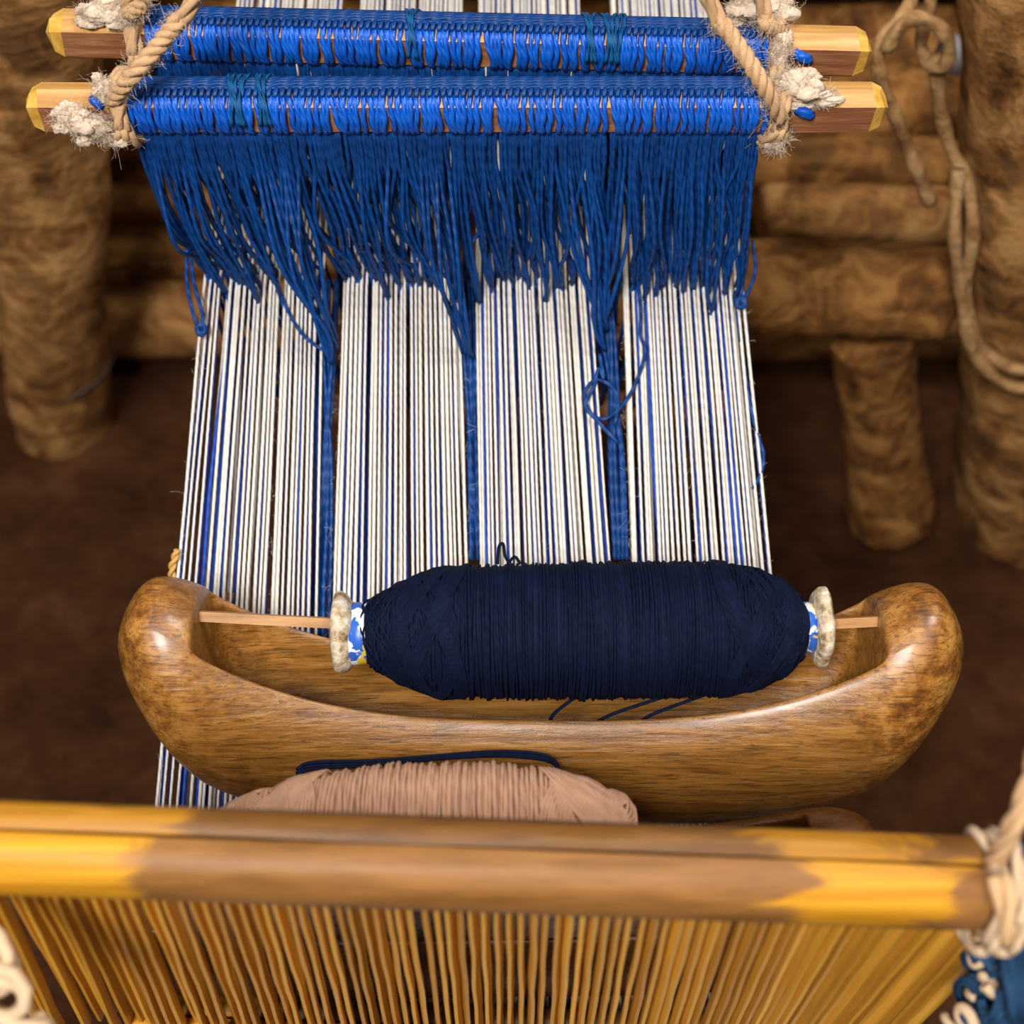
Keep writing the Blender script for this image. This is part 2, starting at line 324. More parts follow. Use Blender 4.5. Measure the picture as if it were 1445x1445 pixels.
# ================================================================== warp
warp = thing('warp', (0, 0.3, warp_z(0.3)), 'sheet of taut white and blue warp threads', 'warp')
GR = [((290, 457), (252, 450), 24), ((482, 650), (468, 664), 25), ((668, 832), (673, 862), 26), ((876, 1046), (888, 1086), 26)]
def thread(pxA, pxB, off, r, mat, jit=0.0004, name='warp_thread', y0=0.03, y1=1.15, sides=6, n=42):
    A = at_w(pxA, 390, off); B = at_w(pxB, 800, off); s = np.linspace(0, 1, n); Y = y0 + (y1 - y0) * s**1.25
    x = A[0] + (B[0] - A[0]) * (A[1] - Y) / (A[1] - B[1]); xb = A[0] + 0.12 * (B[0] - A[0]) * (A[1] - Y) / (A[1] - B[1])
    x = np.where(Y > A[1], xb, x)
    if y0 < 0.14:
        pass
    z = np.array([warp_z(q) for q in Y]) + off
    sd = random.random() * 100
    x = x + jit * np.array([noise.noise(Vector((q * 14, sd, 0))) for q in Y]); z = z + jit * np.array([noise.noise(Vector((q * 14, sd, 9))) for q in Y])
    return MB().tube(np.c_[x, Y, z], r, sides).build(name, M[mat], warp)
for gi, ((a0, a1), (b0, b1), n) in enumerate(GR):
    for i in range(n):
        f = (i + 0.5 + random.uniform(-0.30, 0.30)) / n
        if gi == 0: f = f**0.92 if i > 3 else (i / n) * 1.02 + 0.0
        if gi == 3 and i == n - 1: f = 1.0
        thread(a0 + (a1 - a0) * f, b0 + (b1 - b0) * f, random.uniform(-0.0012, 0.0012), 0.00062 * random.uniform(0.80, 1.2), 'white')
    for i in range(n - 6):
        f = (i + random.uniform(0.2, 0.8)) / (n - 6)
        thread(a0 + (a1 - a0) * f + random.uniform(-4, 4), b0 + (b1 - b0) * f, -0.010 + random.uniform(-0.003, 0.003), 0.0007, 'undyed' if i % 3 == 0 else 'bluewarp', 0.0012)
    for i in range(9):
        f = random.uniform(0.03, 0.97); f2 = f + random.uniform(-0.05, 0.05)
        thread(a0 + (a1 - a0) * f, b0 + (b1 - b0) * f2, -0.0035 + random.uniform(-0.001, 0.001), 0.0008, 'bluewarp', 0.0020)
mb = MB()
for px0, px1 in ((292, 252), (1046, 1084), (484, 469), (650, 664), (876, 889), (560, 560), (760, 765), (960, 980), (400, 380)):
    P = np.array([at_w(px0 + (px1 - px0) * (q - 390) / 410, q) for q in np.linspace(400, 1100, 200)]); mb.fuzz(P, 70, 0.0006, 0.0035, th=0.00004)
lf = mb.build('lint', M['white'], warp); lf['kind'] = 'stuff'

# ================================================================== heddles
def heddle(name, Lpx, Rpx, z, wpx, label, py_eye, seed, front):
    A = at_z(*Lpx, z); B = at_z(*Rpx, z); ax = (B - A) / np.linalg.norm(B - A); L = np.linalg.norm(B - A)
    e1 = np.array([0, -1.0, 0]); e1 -= ax * e1.dot(ax); e1 /= np.linalg.norm(e1); e2 = np.cross(ax, e1); e2 = e2 if e2[2] > 0 else -e2
    root = thing(name, (A + B) / 2 - np.array([0, 0, 0.01]), label, 'heddle')
    R = 0.0078
    # rod: faceted split branch
    ang = np.radians([-36, 40, 84, 124, 180, 228, 268, 302]); rad = 0.0090 * np.array([1.0, 1.04, 1.0, 1.0, 1.0, 1.02, 1.02, 1.0])
    xs = [(-0.0015, 0.45), (0.0, 0.78), (0.004, 1.0)] + [(L * q, 1.0) for q in np.linspace(0.08, 0.92, 12)] + [(L - 0.0045, 1.0), (L - 0.0005, 0.80), (L + 0.0012, 0.45)]
    V = []; F = []; m = MB()
    for i, (x, q) in enumerate(xs):
        for k in range(8):
            e = q * rad[k] * (1 + 0.05 * noise.noise(Vector((x * 20, k * 3.1, seed)))); xo = x + (0.0022 * noise.noise(Vector((k * 2.3, i, seed))) if q < 1.01 and (i < 3 or i > len(xs) - 4) else 0)
            V.append(A + ax * xo + e * (math.cos(ang[k]) * e1 + math.sin(ang[k]) * e2))
    fm = {0: 1, 1: 0, 2: 0, 3: 1, 4: 1, 5: 1, 6: 1, 7: 2}; R = 0.0078
    for i in range(len(xs) - 1):
        for k in range(8):
            mi = 2 if i < 2 or i > len(xs) - 4 else fm[k]
            m.add([], [], None); m.F.append([i * 8 + k, i * 8 + (k + 1) % 8, (i + 1) * 8 + (k + 1) % 8, (i + 1) * 8 + k]); m.M.append(mi); m.UV.extend([(0, 0)] * 4)
    m.V = [np.array(V)]; m.n = len(V)
    m.F.append(list(range(8))[::-1]); m.M.append(2); m.UV.extend([(0, 0)] * 8)
    m.F.append([(len(xs) - 1) * 8 + k for k in range(8)]); m.M.append(2); m.UV.extend([(0, 0)] * 8)
    m.build('rod', [M['peeled'], M['bark'], M['cut']], root, smooth=False)
    def on_rod(x, a, h): return A + ax * x + (R + h) * (math.cos(a) * e1 + math.sin(a) * e2)
    kpx = L / (Rpx[0] - Lpx[0]); x0 = (wpx[0] - Lpx[0]) * kpx; x1 = (wpx[1] - Lpx[0]) * kpx
    # lengthwise binding yarn on top of the rod
    mb = MB()
    for k, a in enumerate(np.radians([84, 94, 104, 114, 125, 136])):
        s = np.linspace(0, 1, 60); P = np.array([on_rod(x0 + (x1 - x0) * q, a + 0.05 * noise.noise(Vector((q * 12, k, seed))), 0.0021) for q in s]); mb.tube(P, 0.00098, 6)
    mb.build('binding_yarn', M['blue'], root)
    for (cx, n) in (((345, 4), (378, 3)) if front else ((590, 3), (838, 3), (870, 5))):
        mb = MB()
        for i in range(n):
            x = (cx - Lpx[0] + (i - n / 2) * 6.5 + random.uniform(-2, 2)) * kpx; P = np.array([on_rod(x + 0.0012 * math.sin(a * 2 + i), a, 0.0034) for a in np.linspace(0.1, 2.6, 20)]); mb.tube(P, 0.0007, 6)
        mb.build('teal_whipping', M['teal'], root).__setitem__('kind', 'stuff')
    N = 96; gaps = [(467, 455), (659, 668), (852, 877)]
    holes = {30, 31, 47, 55, 72} if front else {14, 22, 40, 52}
    yl = 0.405 if front else 0.445
    for i in range(N):
        f = (i + 0.5) / N; x = x0 + (x1 - x0) * f; mb = MB()
        lean = random.uniform(-0.0004, 0.0008) + (0.0016 if (i in holes) else 0)
        # hitch round the rod
        P = np.array([on_rod(x + lean * (1.2 - a) + 0.0003 * math.sin(5 * a + i), a, 0.0010) for a in np.linspace(2.3, -1.1, 22)]); mb.tube(P, 0.00124 * random.uniform(0.80, 1.06), 7, m=1)
        if i % 4 == 1 and i not in holes:
            P2 = P + ax * 0.00145 + 0; mb.tube(P2, 0.0009, 6, m=1)
        # hitch knot under the binding
        P = np.array([on_rod(x + 0.0005 * (b - 1.2) * 4, b, 0.0019 + 0.0006 * math.sin((b - 1.0) * 6)) for b in np.linspace(1.46, 1.06, 6)]); mb.tube(P, [0.0006, 0.0009, 0.0010, 0.0010, 0.0009, 0.0006], 6, True, m=0)
        # two hanging legs to the eye
        st = on_rod(x - lean, -0.95, 0.0010)
        ex = 288 + (1046 - 288) * f + random.uniform(-6, 6); ey = py_eye + random.uniform(-10, 14) + 30 * max(0, f - 0.35) + (22 if random.random() < 0.12 else 0)
        slack = False
        if front:
            for (g0, g1) in gaps:
                d = ex - g0
                if -46 < d < 30 and random.random() < 0.62: slack = True; ex = g0 + random.uniform(-7, 9); ey = random.uniform(430, 520); break
        E = at_w(ex, ey, random.uniform(0.0005, 0.003)) if front else np.array([at_w(ex, 330)[0], yl, warp_z(yl) + 0.001])
        lat = 0.006 * (1 - f) * (1 if f < 0.45 else 0.3)
        for leg in ((-1, 0.1, 1) if i % 2 else (-0.7, 0.7)):
            p0 = st + ax * leg * 0.0010; H = p0[2] - E[2]
            wv = rng.normal(0, 0.0016, 3); w2 = rng.normal(0, 1, 3) * np.array([0.0024, 0.0045, 0.002])
            p1 = p0 + np.array([0.04 * (E[0] - p0[0]), -0.001, -0.20 * H]) + wv * 0.3
            p2 = p0 * 0.48 + E * 0.52 + np.array([-(E[0] - p0[0]) * 0.16 + leg * 0.0012, -0.002, -0.03 * H]) + w2
            p3 = p0 * 0.15 + E * 0.85 + np.array([-(E[0] - p0[0]) * 0.06, -0.002 if front else 0, 0.0]) + wv * 0.6
            mb.tube(spline([p0, p1, p2, p3, E + np.array([leg * 0.0004, 0, 0])], 20), 0.00088, 6)
        if not slack:      # eye round the warp thread and the lower half of the heddle
            lo = np.array([x * 0 + E[0] * 0.95 + random.uniform(-0.004, 0.004), E[1] - 0.004, E[2] - 0.075])
            mb.tube(spline([E, E * 0.5 + lo * 0.5 + rng.normal(0, 0.002, 3), lo], 8), 0.0009, 5)
        mb.build('heddle_string', [M['blue'], M['wrap']], root)
    # lower rod
    P = np.array([[-0.098, yl - 0.004, ZH - 0.080], [0.096, yl - 0.004, ZH - 0.080]])
    MB().tube(spline(P, 12), 0.008, 10).build('lower_rod', M['bark'], root)
    return root, on_rod, kpx, Lpx
hf, rodF, kF, LF = heddle('heddle', (48, 151), (1243, 151), 0.535, (186, 1078), 'nearer wooden heddle rod hung with long royal blue strings', 388, 1.0, True)
hr, rodR, kR, LR = heddle('heddle', (78, 46), (1221, 73), 0.535, (214, 1082), 'farther wooden heddle rod wound with royal blue string, at the top edge', 345, 5.0, False)
# slack blue strings lying in the gaps between the white groups
for (pts, n) in (([(467, 395), (463, 500), (459, 640), (456, 760), (452, 905)], 9), ([(658, 395), (660, 480), (663, 640), (668, 790)], 7), ([(850, 395), (858, 480), (868, 640), (876, 790)], 10)):
    for i in range(n):
        o1 = random.uniform(-10, 12); o2 = random.uniform(-8, 10)
        P = [at_w(px + (o1 if q < 2 else o2) + random.uniform(-3, 3), py, random.uniform(-0.004, 0.0005) - 0.001 * q) for q, (px, py) in enumerate(pts)]
        MB().tube(spline(P, 36), 0.00085, 6).build('slack_string', M['blue'], hf)
def loose(pts, off=0.002, r=0.0008, name='loose_string', mat='blue', root=hf, n=50):
    return MB().tube(spline([at_w(x, y, off) for x, y in pts], n), r, 6).build(name, M[mat], root)
loose([(900, 395), (904, 440), (904, 472), (910, 500), (895, 545), (876, 575), (854, 591), (834, 584), (825, 556), (838, 537), (857, 541), (872, 562), (868, 600)], 0.003)
loose([(846, 500), (852, 535), (845, 520), (838, 545), (826, 572), (845, 596), (872, 625)], 0.0035)
loose([(387, 395), (408, 442), (428, 473), (456, 494), (470, 497)], 0.003)
loose([(263, 350), (264, 400), (272, 440), (281, 466)], 0.006); loose([(268, 355), (274, 400), (285, 440), (284, 466)], 0.006)
loose([(279, 470), (288, 470), (288, 460), (279, 460), (280, 470), (287, 473)], 0.007, 0.0011)
loose([(1062, 340), (1066, 380), (1056, 412), (1046, 424)], 0.006); loose([(1056, 330), (1053, 370), (1048, 400), (1044, 424)], 0.006)
loose([(1038, 424), (1050, 420), (1050, 432), (1040, 432), (1042, 422), (1052, 426)], 0.007, 0.0011)
loose([(1040, 440), (1048, 500), (1056, 560), (1068, 610), (1077, 640), (1074, 668), (1062, 690)], 0.001)
loose([(870, 225), (885, 280), (888, 330)], 0.03); loose([(672, 255), (662, 300), (655, 330)], 0.03); loose([(675, 300), (680, 320), (664, 345)], 0.03)

# suspension cords and tufts
def blob(mb, c, rad, seed, amp=0.35, m=0):
    V = []; F = []; nu, nv = 20, 12; c = np.array(c); rad = np.array(rad)
    for j in range(nv + 1):
        for i in range(nu):
            a = 2 * math.pi * i / nu; b = math.pi * j / nv - math.pi / 2; d = np.array([math.cos(a) * math.cos(b), math.sin(a) * math.cos(b), math.sin(b)])
            q = 1 + amp * (noise.noise(Vector(d * 1.6) + Vector((seed, 0, 0))) + 0.6 * noise.noise(Vector(d * 4.2) + Vector((seed, 3, 0)))); V.append(c + d * rad * q)
    for j in range(nv):
        for i in range(nu): F.append([j * nu + i, j * nu + (i + 1) % nu, (j + 1) * nu + (i + 1) % nu, (j + 1) * nu + i])
    return mb.add(V, F, None, m)
KNOT = np.array([0.0, 0.43, 0.72])
def ring(on_rod, x, h, tw=0.0, n=30): return np.array([on_rod(x + tw * math.sin(a), a, h) for a in np.linspace(0, 2 * math.pi * 1.02, n)])
def hang(name, label, on_rod, kpx, Lpx, rings, run, blobs, hairs=900):
    xs = [(r - Lpx[0]) * kpx for r, _ in rings]; o = on_rod(xs[0], math.pi / 2, 0.004)
    root = thing(name, o, label, 'cord', 'suspension cords of the heddle rods')
    allp = []
    for (r, tw), x in zip(rings, xs):
        P = ring(on_rod, x, 0.0042, tw); MB().cord(P, 0.0027, 3, 0.036).build('loop', M['jute'], root); allp.append(P)
    P = np.array(run); hrun = MB().cord(P, 0.0030, 3, 0.042).build('hanging_run', M['jute'], root); q = spline(P, 200); allp.append(q[np.linalg.norm(q - P[0], axis=1) < 0.09])
    for (c, rad, sd) in blobs:
        mb = MB(); blob(mb, c, np.array(rad) * 0.75, sd, 0.35)
        for q in range(9): blob(mb, c + rng.uniform(-0.7, 0.7, 3) * np.array(rad), np.array(rad) * rng.uniform(0.28, 0.5), sd + q, 0.5)
        dd = rng.normal(0, 1, (160, 3)); dd /= np.linalg.norm(dd, axis=1)[:, None]
        mb.fuzz(c + dd * np.array(rad) * 0.8, 1000, 0.0006, 0.0017, th=0.00007); mb.fuzz(c + dd * np.array(rad), 60, 0.001, 0.0036, th=0.00004); mb.build('cotton_tuft', M['tuft'], root)
    f = MB().fuzz(np.vstack(allp), hairs, 0.0026, 0.0026, th=0.00005).build('fuzz', M['tuft'], hrun); f['kind'] = 'stuff'
    return root
def top(on_rod, kpx, Lpx, px, a, h): return on_rod((px - Lpx[0]) * kpx, a, h)
tF = lambda px, a, h: top(rodF, kF, LF, px, a, h); tR = lambda px, a, h: top(rodR, kR, LR, px, a, h)
hang('tie_cord', 'tan cord with a white cotton tuft tied to the left end of the nearer rod', rodF, kF, LF, [(176, 0.002), (183, -0.002)],
     [tF(172, 0.9, 0.005), at_t(182, 112, 0.505), at_t(222, 66, 0.500), at_t(250, 30, 0.497), at_t(283, -14, 0.49), KNOT],
     [(tF(112, 0.35, 0.003), (0.0085, 0.005, 0.0052), 1.0), (tF(137, 0.1, 0.004), (0.009, 0.005, 0.0062), 2.2), (tF(158, -0.3, 0.003), (0.007, 0.004, 0.005), 3.7), (tF(160, 1.2, 0.005), (0.004, 0.003, 0.005), 4.7)])
hang('tie_cord', 'tan cord and cotton tuft looped over the left end of the farther rod', rodR, kR, LR, [(196, 0.001), (204, -0.001)],
     [tR(200, 1.4, 0.006), at_t(198, 8, 0.530), at_t(205, -40, 0.52), np.array([-0.02, 0.46, 0.72])],
     [(tR(160, 1.35, 0.004), (0.011, 0.006, 0.0048), 6.1), (tR(190, 1.2, 0.006), (0.006, 0.005, 0.005), 7.4)])
hang('tie_cord', 'tan cord knotted round the right end of the nearer rod', rodF, kF, LF, [(1090, 0.003), (1098, -0.002)],
     [tF(1094, 0.4, 0.006), at_t(1078, 122, 0.504), at_t(1052, 80, 0.500), at_t(1022, 36, 0.497), at_t(992, -20, 0.49), KNOT],
     [(tF(1112, 1.35, 0.006), (0.009, 0.006, 0.0058), 8.3), (tF(1140, 1.1, 0.002), (0.011, 0.004, 0.0036), 9.1), (tF(1096, -0.55, 0.004), (0.0055, 0.004, 0.0070), 10.6)])
hang('tie_cord', 'tan cord and cotton tuft looped over the right end of the farther rod', rodR, kR, LR, [(1092, 0.001), (1099, -0.001)],
     [tR(1094, 1.3, 0.006), at_t(1080, 30, 0.530), at_t(1064, -30, 0.52), np.array([0.02, 0.46, 0.72])],
     [(tR(1072, 1.75, 0.009), (0.013, 0.006, 0.0062), 11.9), (tR(1042, 1.8, 0.007), (0.007, 0.005, 0.004), 13.1), (tR(1096, 0.5, 0.004), (0.0045, 0.004, 0.009), 14.1)])
for (tt, px, a, lx, r_) in ((tF, 142, 1.0, 10, hf), (tF, 1118, 0.65, 20, hf), (tR, 1118, 0.55, 20, hr)):
    MB().tube(spline([tt(px, a, 0.001), tt(px + lx / 2, a - 0.1, 0.003), tt(px + lx, a - 0.25, 0.001)], 8), 0.0020, 7).build('string_end', M['wrap'], r_)

# ================================================================== shuttles
PH = math.radians(25)
def shuttle(name, O, phi, L, label, tilt=0.0, yaw=0.0, up=1.0, mat='shuttle'):
    X = np.array([math.cos(yaw), math.sin(yaw), 0.0]); n0 = np.array([0, math.sin(phi), math.cos(phi)])
    X = X + n0 * tilt; X /= np.linalg.norm(X); m0 = np.cross(n0, X); m0 /= np.linalg.norm(m0); n0 = np.cross(X, m0)
    m0 = m0 if m0[1] < 0 else -m0                                     # m0 points to the weaver
    def rim(s): return up * 0.026 * (min(abs(s), 0.93) / 0.78)**3
    def bot(s): return -0.0585 + 0.050 * abs(s)**5.0 * (0.5 + 0.5 * up)
    def q(s): return 1.0 if abs(s) < 0.80 else math.sqrt(max(0.0, 1 - ((abs(s) - 0.80) / 0.20)**2))
    def pt(s, a, b): return O + X * (s * L) + n0 * a + m0 * b
    NO, NI = 30, 14; SL_, SR = -0.80, 0.785
    rings = [(s, 0) for s in (-1 + 0.20 * (1 - math.cos(t)) for t in np.linspace(0.12, 1.45, 9))]
    rings = [r for r in rings if r[0] < SL_ - 0.012] + [(SL_ - 0.010, 0), (SL_ - 0.002, 0), (SL_ + 0.004, 0.55), (SL_ + 0.03, 0.9)] + [(s, 1) for s in np.linspace(SL_ + 0.07, SR - 0.07, 30)]
    rings += [(SR - 0.03, 0.9), (SR - 0.004, 0.55), (SR + 0.002, 0), (SR + 0.010, 0)]
    rings += [r for r in ((1 - 0.20 * (1 - math.cos(t)), 0) for t in np.linspace(1.45, 0.12, 9)) if r[0] > SR + 0.012]
    V = []; F = []
    for (s, cav) in rings:
        R, Bm = rim(s), bot(s); W = 0.0268 + 0.001 * abs(s); k = q(s); c = (R + Bm) / 2
        loop = []
        bi = W * 0.62; f0 = math.asin(bi / W); Hh = (R - Bm) / (1 + math.cos(f0)); cc = R - Hh * math.cos(f0)
        for i in range(NO):                                           # hollowed-log section: an ellipse opened at the top
            f = -f0 - (2 * math.pi - 2 * f0) * i / (NO - 1); sf, cf = math.sin(f), math.cos(f)
            loop.append((cc + Hh * math.copysign(abs(cf)**0.92, cf), W * math.copysign(abs(sf)**0.92, sf)))
        be = W * abs(math.sin(f0))**0.92
        for i in range(NI):
            a = math.pi * (i + 0.6) / (NI + 0.2); cs, sn = math.cos(a), math.sin(a)
            if cav: loop.append((loop[0][0] - 0.0006 - cav * 0.034 * sn**0.7, (be - 0.0010) * math.copysign(abs(cs)**0.55, cs)))
            else: f = f0 * cs; loop.append((cc + Hh * math.cos(f)**0.92, W * math.copysign(abs(math.sin(f))**0.92, f)))
        V += [pt(s, c + (nn - c) * k, b * k) for nn, b in loop]
    K = NO + NI; n = len(rings)
    for i in range(n - 1):
        for j in range(K): F.append([i * K + j, i * K + (j + 1) % K, (i + 1) * K + (j + 1) % K, (i + 1) * K + j])
    V.append(pt(-1, (rim(1) + bot(1)) / 2, 0)); V.append(pt(1, (rim(1) + bot(1)) / 2, 0))
    for j in range(K): F.append([n * K, (j + 1) % K, j]); F.append([n * K + 1, (n - 1) * K + j, (n - 1) * K + (j + 1) % K])
    root = thing(name, O - n0 * 0.055, label, 'shuttle', 'boat shuttles')
    body = MB().add(V, F).build('body', M[mat], root)
    sb = body.modifiers.new('smooth', 'SUBSURF'); sb.levels = 1; sb.render_levels = 2
    return root, pt, X, n0, m0
O1 = at_t(762, 967, 0.530)
sh1, pt1, X1, n1, m1 = shuttle('boat_shuttle', O1, PH, 0.1505, 'large polished wooden boat shuttle carrying the navy thread bobbin', -0.010)
P = spline([pt1(-0.86, 0.0305, 0), pt1(-0.5, 0.0275, 0.0), pt1(0.0, 0.0250, 0), pt1(0.5, 0.0272, 0), pt1(0.86, 0.0310, 0)], 30)
MB().tube(P, 0.0026, 4, flat=0.9).build('spindle', M['stick'], sh1, smooth=False)
O2 = np.array([-0.0130, 0.1655, 0.405])
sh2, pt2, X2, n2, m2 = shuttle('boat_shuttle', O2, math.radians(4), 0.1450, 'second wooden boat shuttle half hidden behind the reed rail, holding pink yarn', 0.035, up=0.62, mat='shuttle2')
MB().tube(spline([pt2(-0.86, 0.020, 0), pt2(0, 0.036, 0), pt2(0.86, 0.020, 0)], 20), 0.0023, 6).build('spindle', M['stick'], sh2)

def bobbin(name, A, B, prof, mat, label, tr, n_turn, flange, seed):
    A, B = np.array(A), np.array(B); ax = (B - A); L = np.linalg.norm(ax); ax /= L
    e1 = np.array([0, -sp, 0]) * 0 + np.cross(ax, [0, 0.3, 1.0]); e1 /= np.linalg.norm(e1); e2 = np.cross(ax, e1)
    root = thing(name, (A + B) / 2, label, 'bobbin')
    xs = np.array([p[0] for p in prof]) * L; rs = np.array([p[1] for p in prof])
    rad0 = lambda x: np.interp(x, xs, rs)
    bx = np.linspace(xs[0], xs[-1], 90); bw = np.array([0.0009 * noise.noise(Vector((q * 160, seed, 0))) + 0.0005 * noise.noise(Vector((q * 420, seed, 4))) for q in bx])
    rad = lambda x: rad0(x) + np.interp(x, bx, bw)
    mb = MB(); lathe(mb, A, ax, e1, e2, [(x, rad(x) - tr * 0.6) for x in np.linspace(xs[0], xs[-1], 60)], 40, wob=0.04, seed=seed)
    wd = mb.build('wound_yarn', M[mat], root)
    mb = MB(); th = np.linspace(0, 2 * math.pi, 44)
    def loopx(xc, tilt, ph, lift, r):
        x = np.clip(xc + tilt * np.cos(th + ph), xs[0], xs[-1]); q = rad(x) + lift
        mb.tube(A + ax * x[:, None] + q[:, None] * (np.cos(th)[:, None] * e1 + np.sin(th)[:, None] * e2), r, 5, False)
    for i in range(n_turn):
        xc = xs[0] + (xs[-1] - xs[0]) * (0.03 + 0.94 * (i + random.random()) / n_turn); loopx(xc, random.uniform(-0.0012, 0.0012), random.uniform(0, 6.28), random.uniform(-0.0003, 0.0007), tr * random.uniform(0.8, 1.2))
    for i in range(n_turn // 3):                                        # cross-wound ends
        e = random.choice((0, 1)); xc = xs[0] + (xs[-1] - xs[0]) * ((0.10 if e == 0 else 0.90) + random.uniform(-0.03, 0.03)); loopx(xc, 0.011 * random.uniform(0.5, 1.15), random.uniform(0, 6.28), random.uniform(0.0002, 0.0008), tr * random.uniform(0.7, 1.1))
    for e in (0.12, 0.15, 0.86, 0.89):                                   # ribbons of thread crossing on the shoulders
        for rep in range(3):
            tl, ph = random.uniform(0.009, 0.015), random.uniform(0, 6.28)
            for q in range(7): loopx(xs[0] + (xs[-1] - xs[0]) * e + q * tr * 1.7, tl, ph, 0.0009, tr)
    w2 = mb.build('winding', M[mat], root); w2['kind'] = 'stuff'
    if flange:
        for e, c in ((0, A), (1, B)):
            sg = -1 if e == 0 else 1; mb = MB()
            if e == 0: pr = [(-0.0052, 0.0050), (-0.0054, 0.0105), (-0.0044, 0.0134), (-0.0022, 0.0142), (0.0, 0.0132), (0.0020, 0.0105), (0.0022, 0.004)]
            else: pr = [(-0.0018, 0.004), (-0.0018, 0.0122), (0.0, 0.0142), (0.0022, 0.0142), (0.0036, 0.0120), (0.0040, 0.004)]
            lathe(mb, c + ax * sg * 0.0050, ax, e1, e2, pr, 40, wob=0.22, seed=seed + e * 5); fo = mb.build('flange', M['flange'], root)
            mb = MB(); lathe(mb, c, ax, e1, e2, [(-0.0048, 0.0115 if e == 0 else 0.0095), (0.0048, 0.0105 if e == 0 else 0.009)], 30); mb.build('printed_core', M['core'], fo)
    return root, (lambda x, a, h: A + ax * (x * L) + (rad(x * L) + h) * (math.cos(a) * e1 + math.sin(a) * e2))
pa = at_t(512, 894, 0.517); pb = at_t(1134, 886, 0.517)
bob1, on1 = bobbin('thread_bobbin', pa, pb, [(0.0, 0.0100), (0.02, 0.0118), (0.08, 0.0170), (0.17, 0.0222), (0.24, 0.0232), (0.5, 0.0240), (0.80, 0.0236), (0.88, 0.0212), (0.96, 0.0160), (1.0, 0.0095)], 'navy', 'fat bobbin of navy blue thread lying on the large shuttle', 0.00042, 190, True, 3.0)
pc = np.array([-0.0985, 0.167, 0.452]); pd = np.array([0.0392, 0.167, 0.452])
bob2, on2 = bobbin('yarn_bobbin', pc, pd, [(0.0, 0.0050), (0.08, 0.0110), (0.25, 0.0190), (0.45, 0.0225), (0.65, 0.0228), (0.80, 0.0205), (0.92, 0.0155), (0.98, 0.0115), (1.0, 0.008)], 'pink', 'bobbin of pale pink yarn between the large shuttle and the reed', 0.0007, 90, False, 8.0)
def lt(pts, r=0.0006, n=40): return MB().tube(spline(pts, n), r, 6).build('loose_thread', M['navy'], bob1)
lt([at_t(702, 796, 0.505), at_t(704, 772, 0.504), at_t(710, 768, 0.504), at_t(713, 785, 0.504), at_t(722, 798, 0.504)]); lt([at_t(716, 797, 0.505), at_t(726, 786, 0.504), at_t(735, 796, 0.504)])
fr = lambda s, d=0.0: pt1(s, 0.025 * (abs(s) / 0.78)**3 + 0.001 - 0.002 - d * 0.6, 0.0155 - d)
for s in ((-0.02, 0.05), (0.16, 0.11), (0.235, 0.235)): lt([on1(0.5 + s[0] * 1.15, 0.9, 0.0), pt1((s[0] + s[1]) / 2 + 0.01, -0.006, 0.012), pt1(s[1], -0.020, 0.010)], 0.0007)
lt([at_t(1128, 882, 0.498), at_t(1135, 892, 0.496), at_t(1132, 905, 0.496), at_t(1126, 910, 0.498)], 0.0005)
for k_, dy in ((0, 0), (1, 5), (2, 9)):
    lt([at_t(418, 1086 + dy, 0.508), at_t(440, 1076 + dy, 0.508), at_t(520, 1074 + dy * 0.7, 0.506), at_t(600, 1068 + dy * 0.5, 0.505), at_t(690, 1061 + dy * 0.6, 0.506), at_t(755, 1063 + dy * 0.8, 0.507), at_t(783, 1074 + dy * 0.5, 0.508), at_t(790, 1092, 0.508)], 0.0007)

# thin stick under the warp, with a twist of raffia
ls = thing('warp_stick', at_w(262, 832, -0.004), 'thin split stick poking out under the left edge of the warp', 'stick')
MB().tube(spline([at_w(231, 827, -0.006), at_w(270, 833, -0.006), at_w(330, 843, -0.006)], 14), [0.0006] + [0.0021] * 13, 5, flat=0.6).build('stick', M['stick'], ls, smooth=False)
MB().cord([at_w(246, 822, -0.004), at_w(242, 806, 0.0), at_w(246, 790, 0.002), at_w(250, 776, 0.003)], 0.0015, 2, 0.008).build('raffia_twist', M['raffia'], ls)

# ================================================================== reed
RA = at_z(-22, 1172, 0.547); RB = at_z(1398, 1224, 0.543); RX = RB - RA; RL = np.linalg.norm(RX); RX /= RL
RP = np.cross([0, 0, 1.0], RX); RP = RP if RP[1] < 0 else -RP; RP /= np.linalg.norm(RP); RZ = np.cross(RX, RP); RZ = RZ if RZ[2] > 0 else -RZ
reed = thing('reed', (RA + RB) / 2 - RZ * 0.17, 'cane weaving reed with worn bamboo rails in the foreground', 'reed')
def rail(name, prof, mat, x0=0.0, x1=RL, z=0.0, n=26, seed=0):
    V = []; F = []; K = len(prof)
    for i in range(n + 1):
        x = x0 + (x1 - x0) * i / n
        for k_, (p, h) in enumerate(prof):
            d = 0.0005 * noise.noise(Vector((x * 14, k_ * 1.7, seed))); V.append(RA + RX * x + RP * (p + d) + RZ * (h + z + d * 0.6))
    for i in range(n):
        for j in range(K): F.append([i * K + j, i * K + (j + 1) % K, (i + 1) * K + (j + 1) % K, (i + 1) * K + j])
    F.append(list(range(K))[::-1]); F.append([n * K + j for j in range(K)])
    return MB().add(V, F).build(name, M[mat], reed, sharp=42)
fp = [(0.0, 0.0), (0.004, 0.0008), (0.0075, -0.0004), (0.0105, -0.0030), (0.0128, -0.0068), (0.0138, -0.0115), (0.0130, -0.0165), (0.0100, -0.0190), (0.0, -0.0190)]
bp = [(-0.0014, -0.0014), (-0.0040, 0.0000), (-0.0082, -0.0008), (-0.0108, -0.0040), (-0.0118, -0.0090), (-0.0105, -0.0180), (-0.0014, -0.0185)]
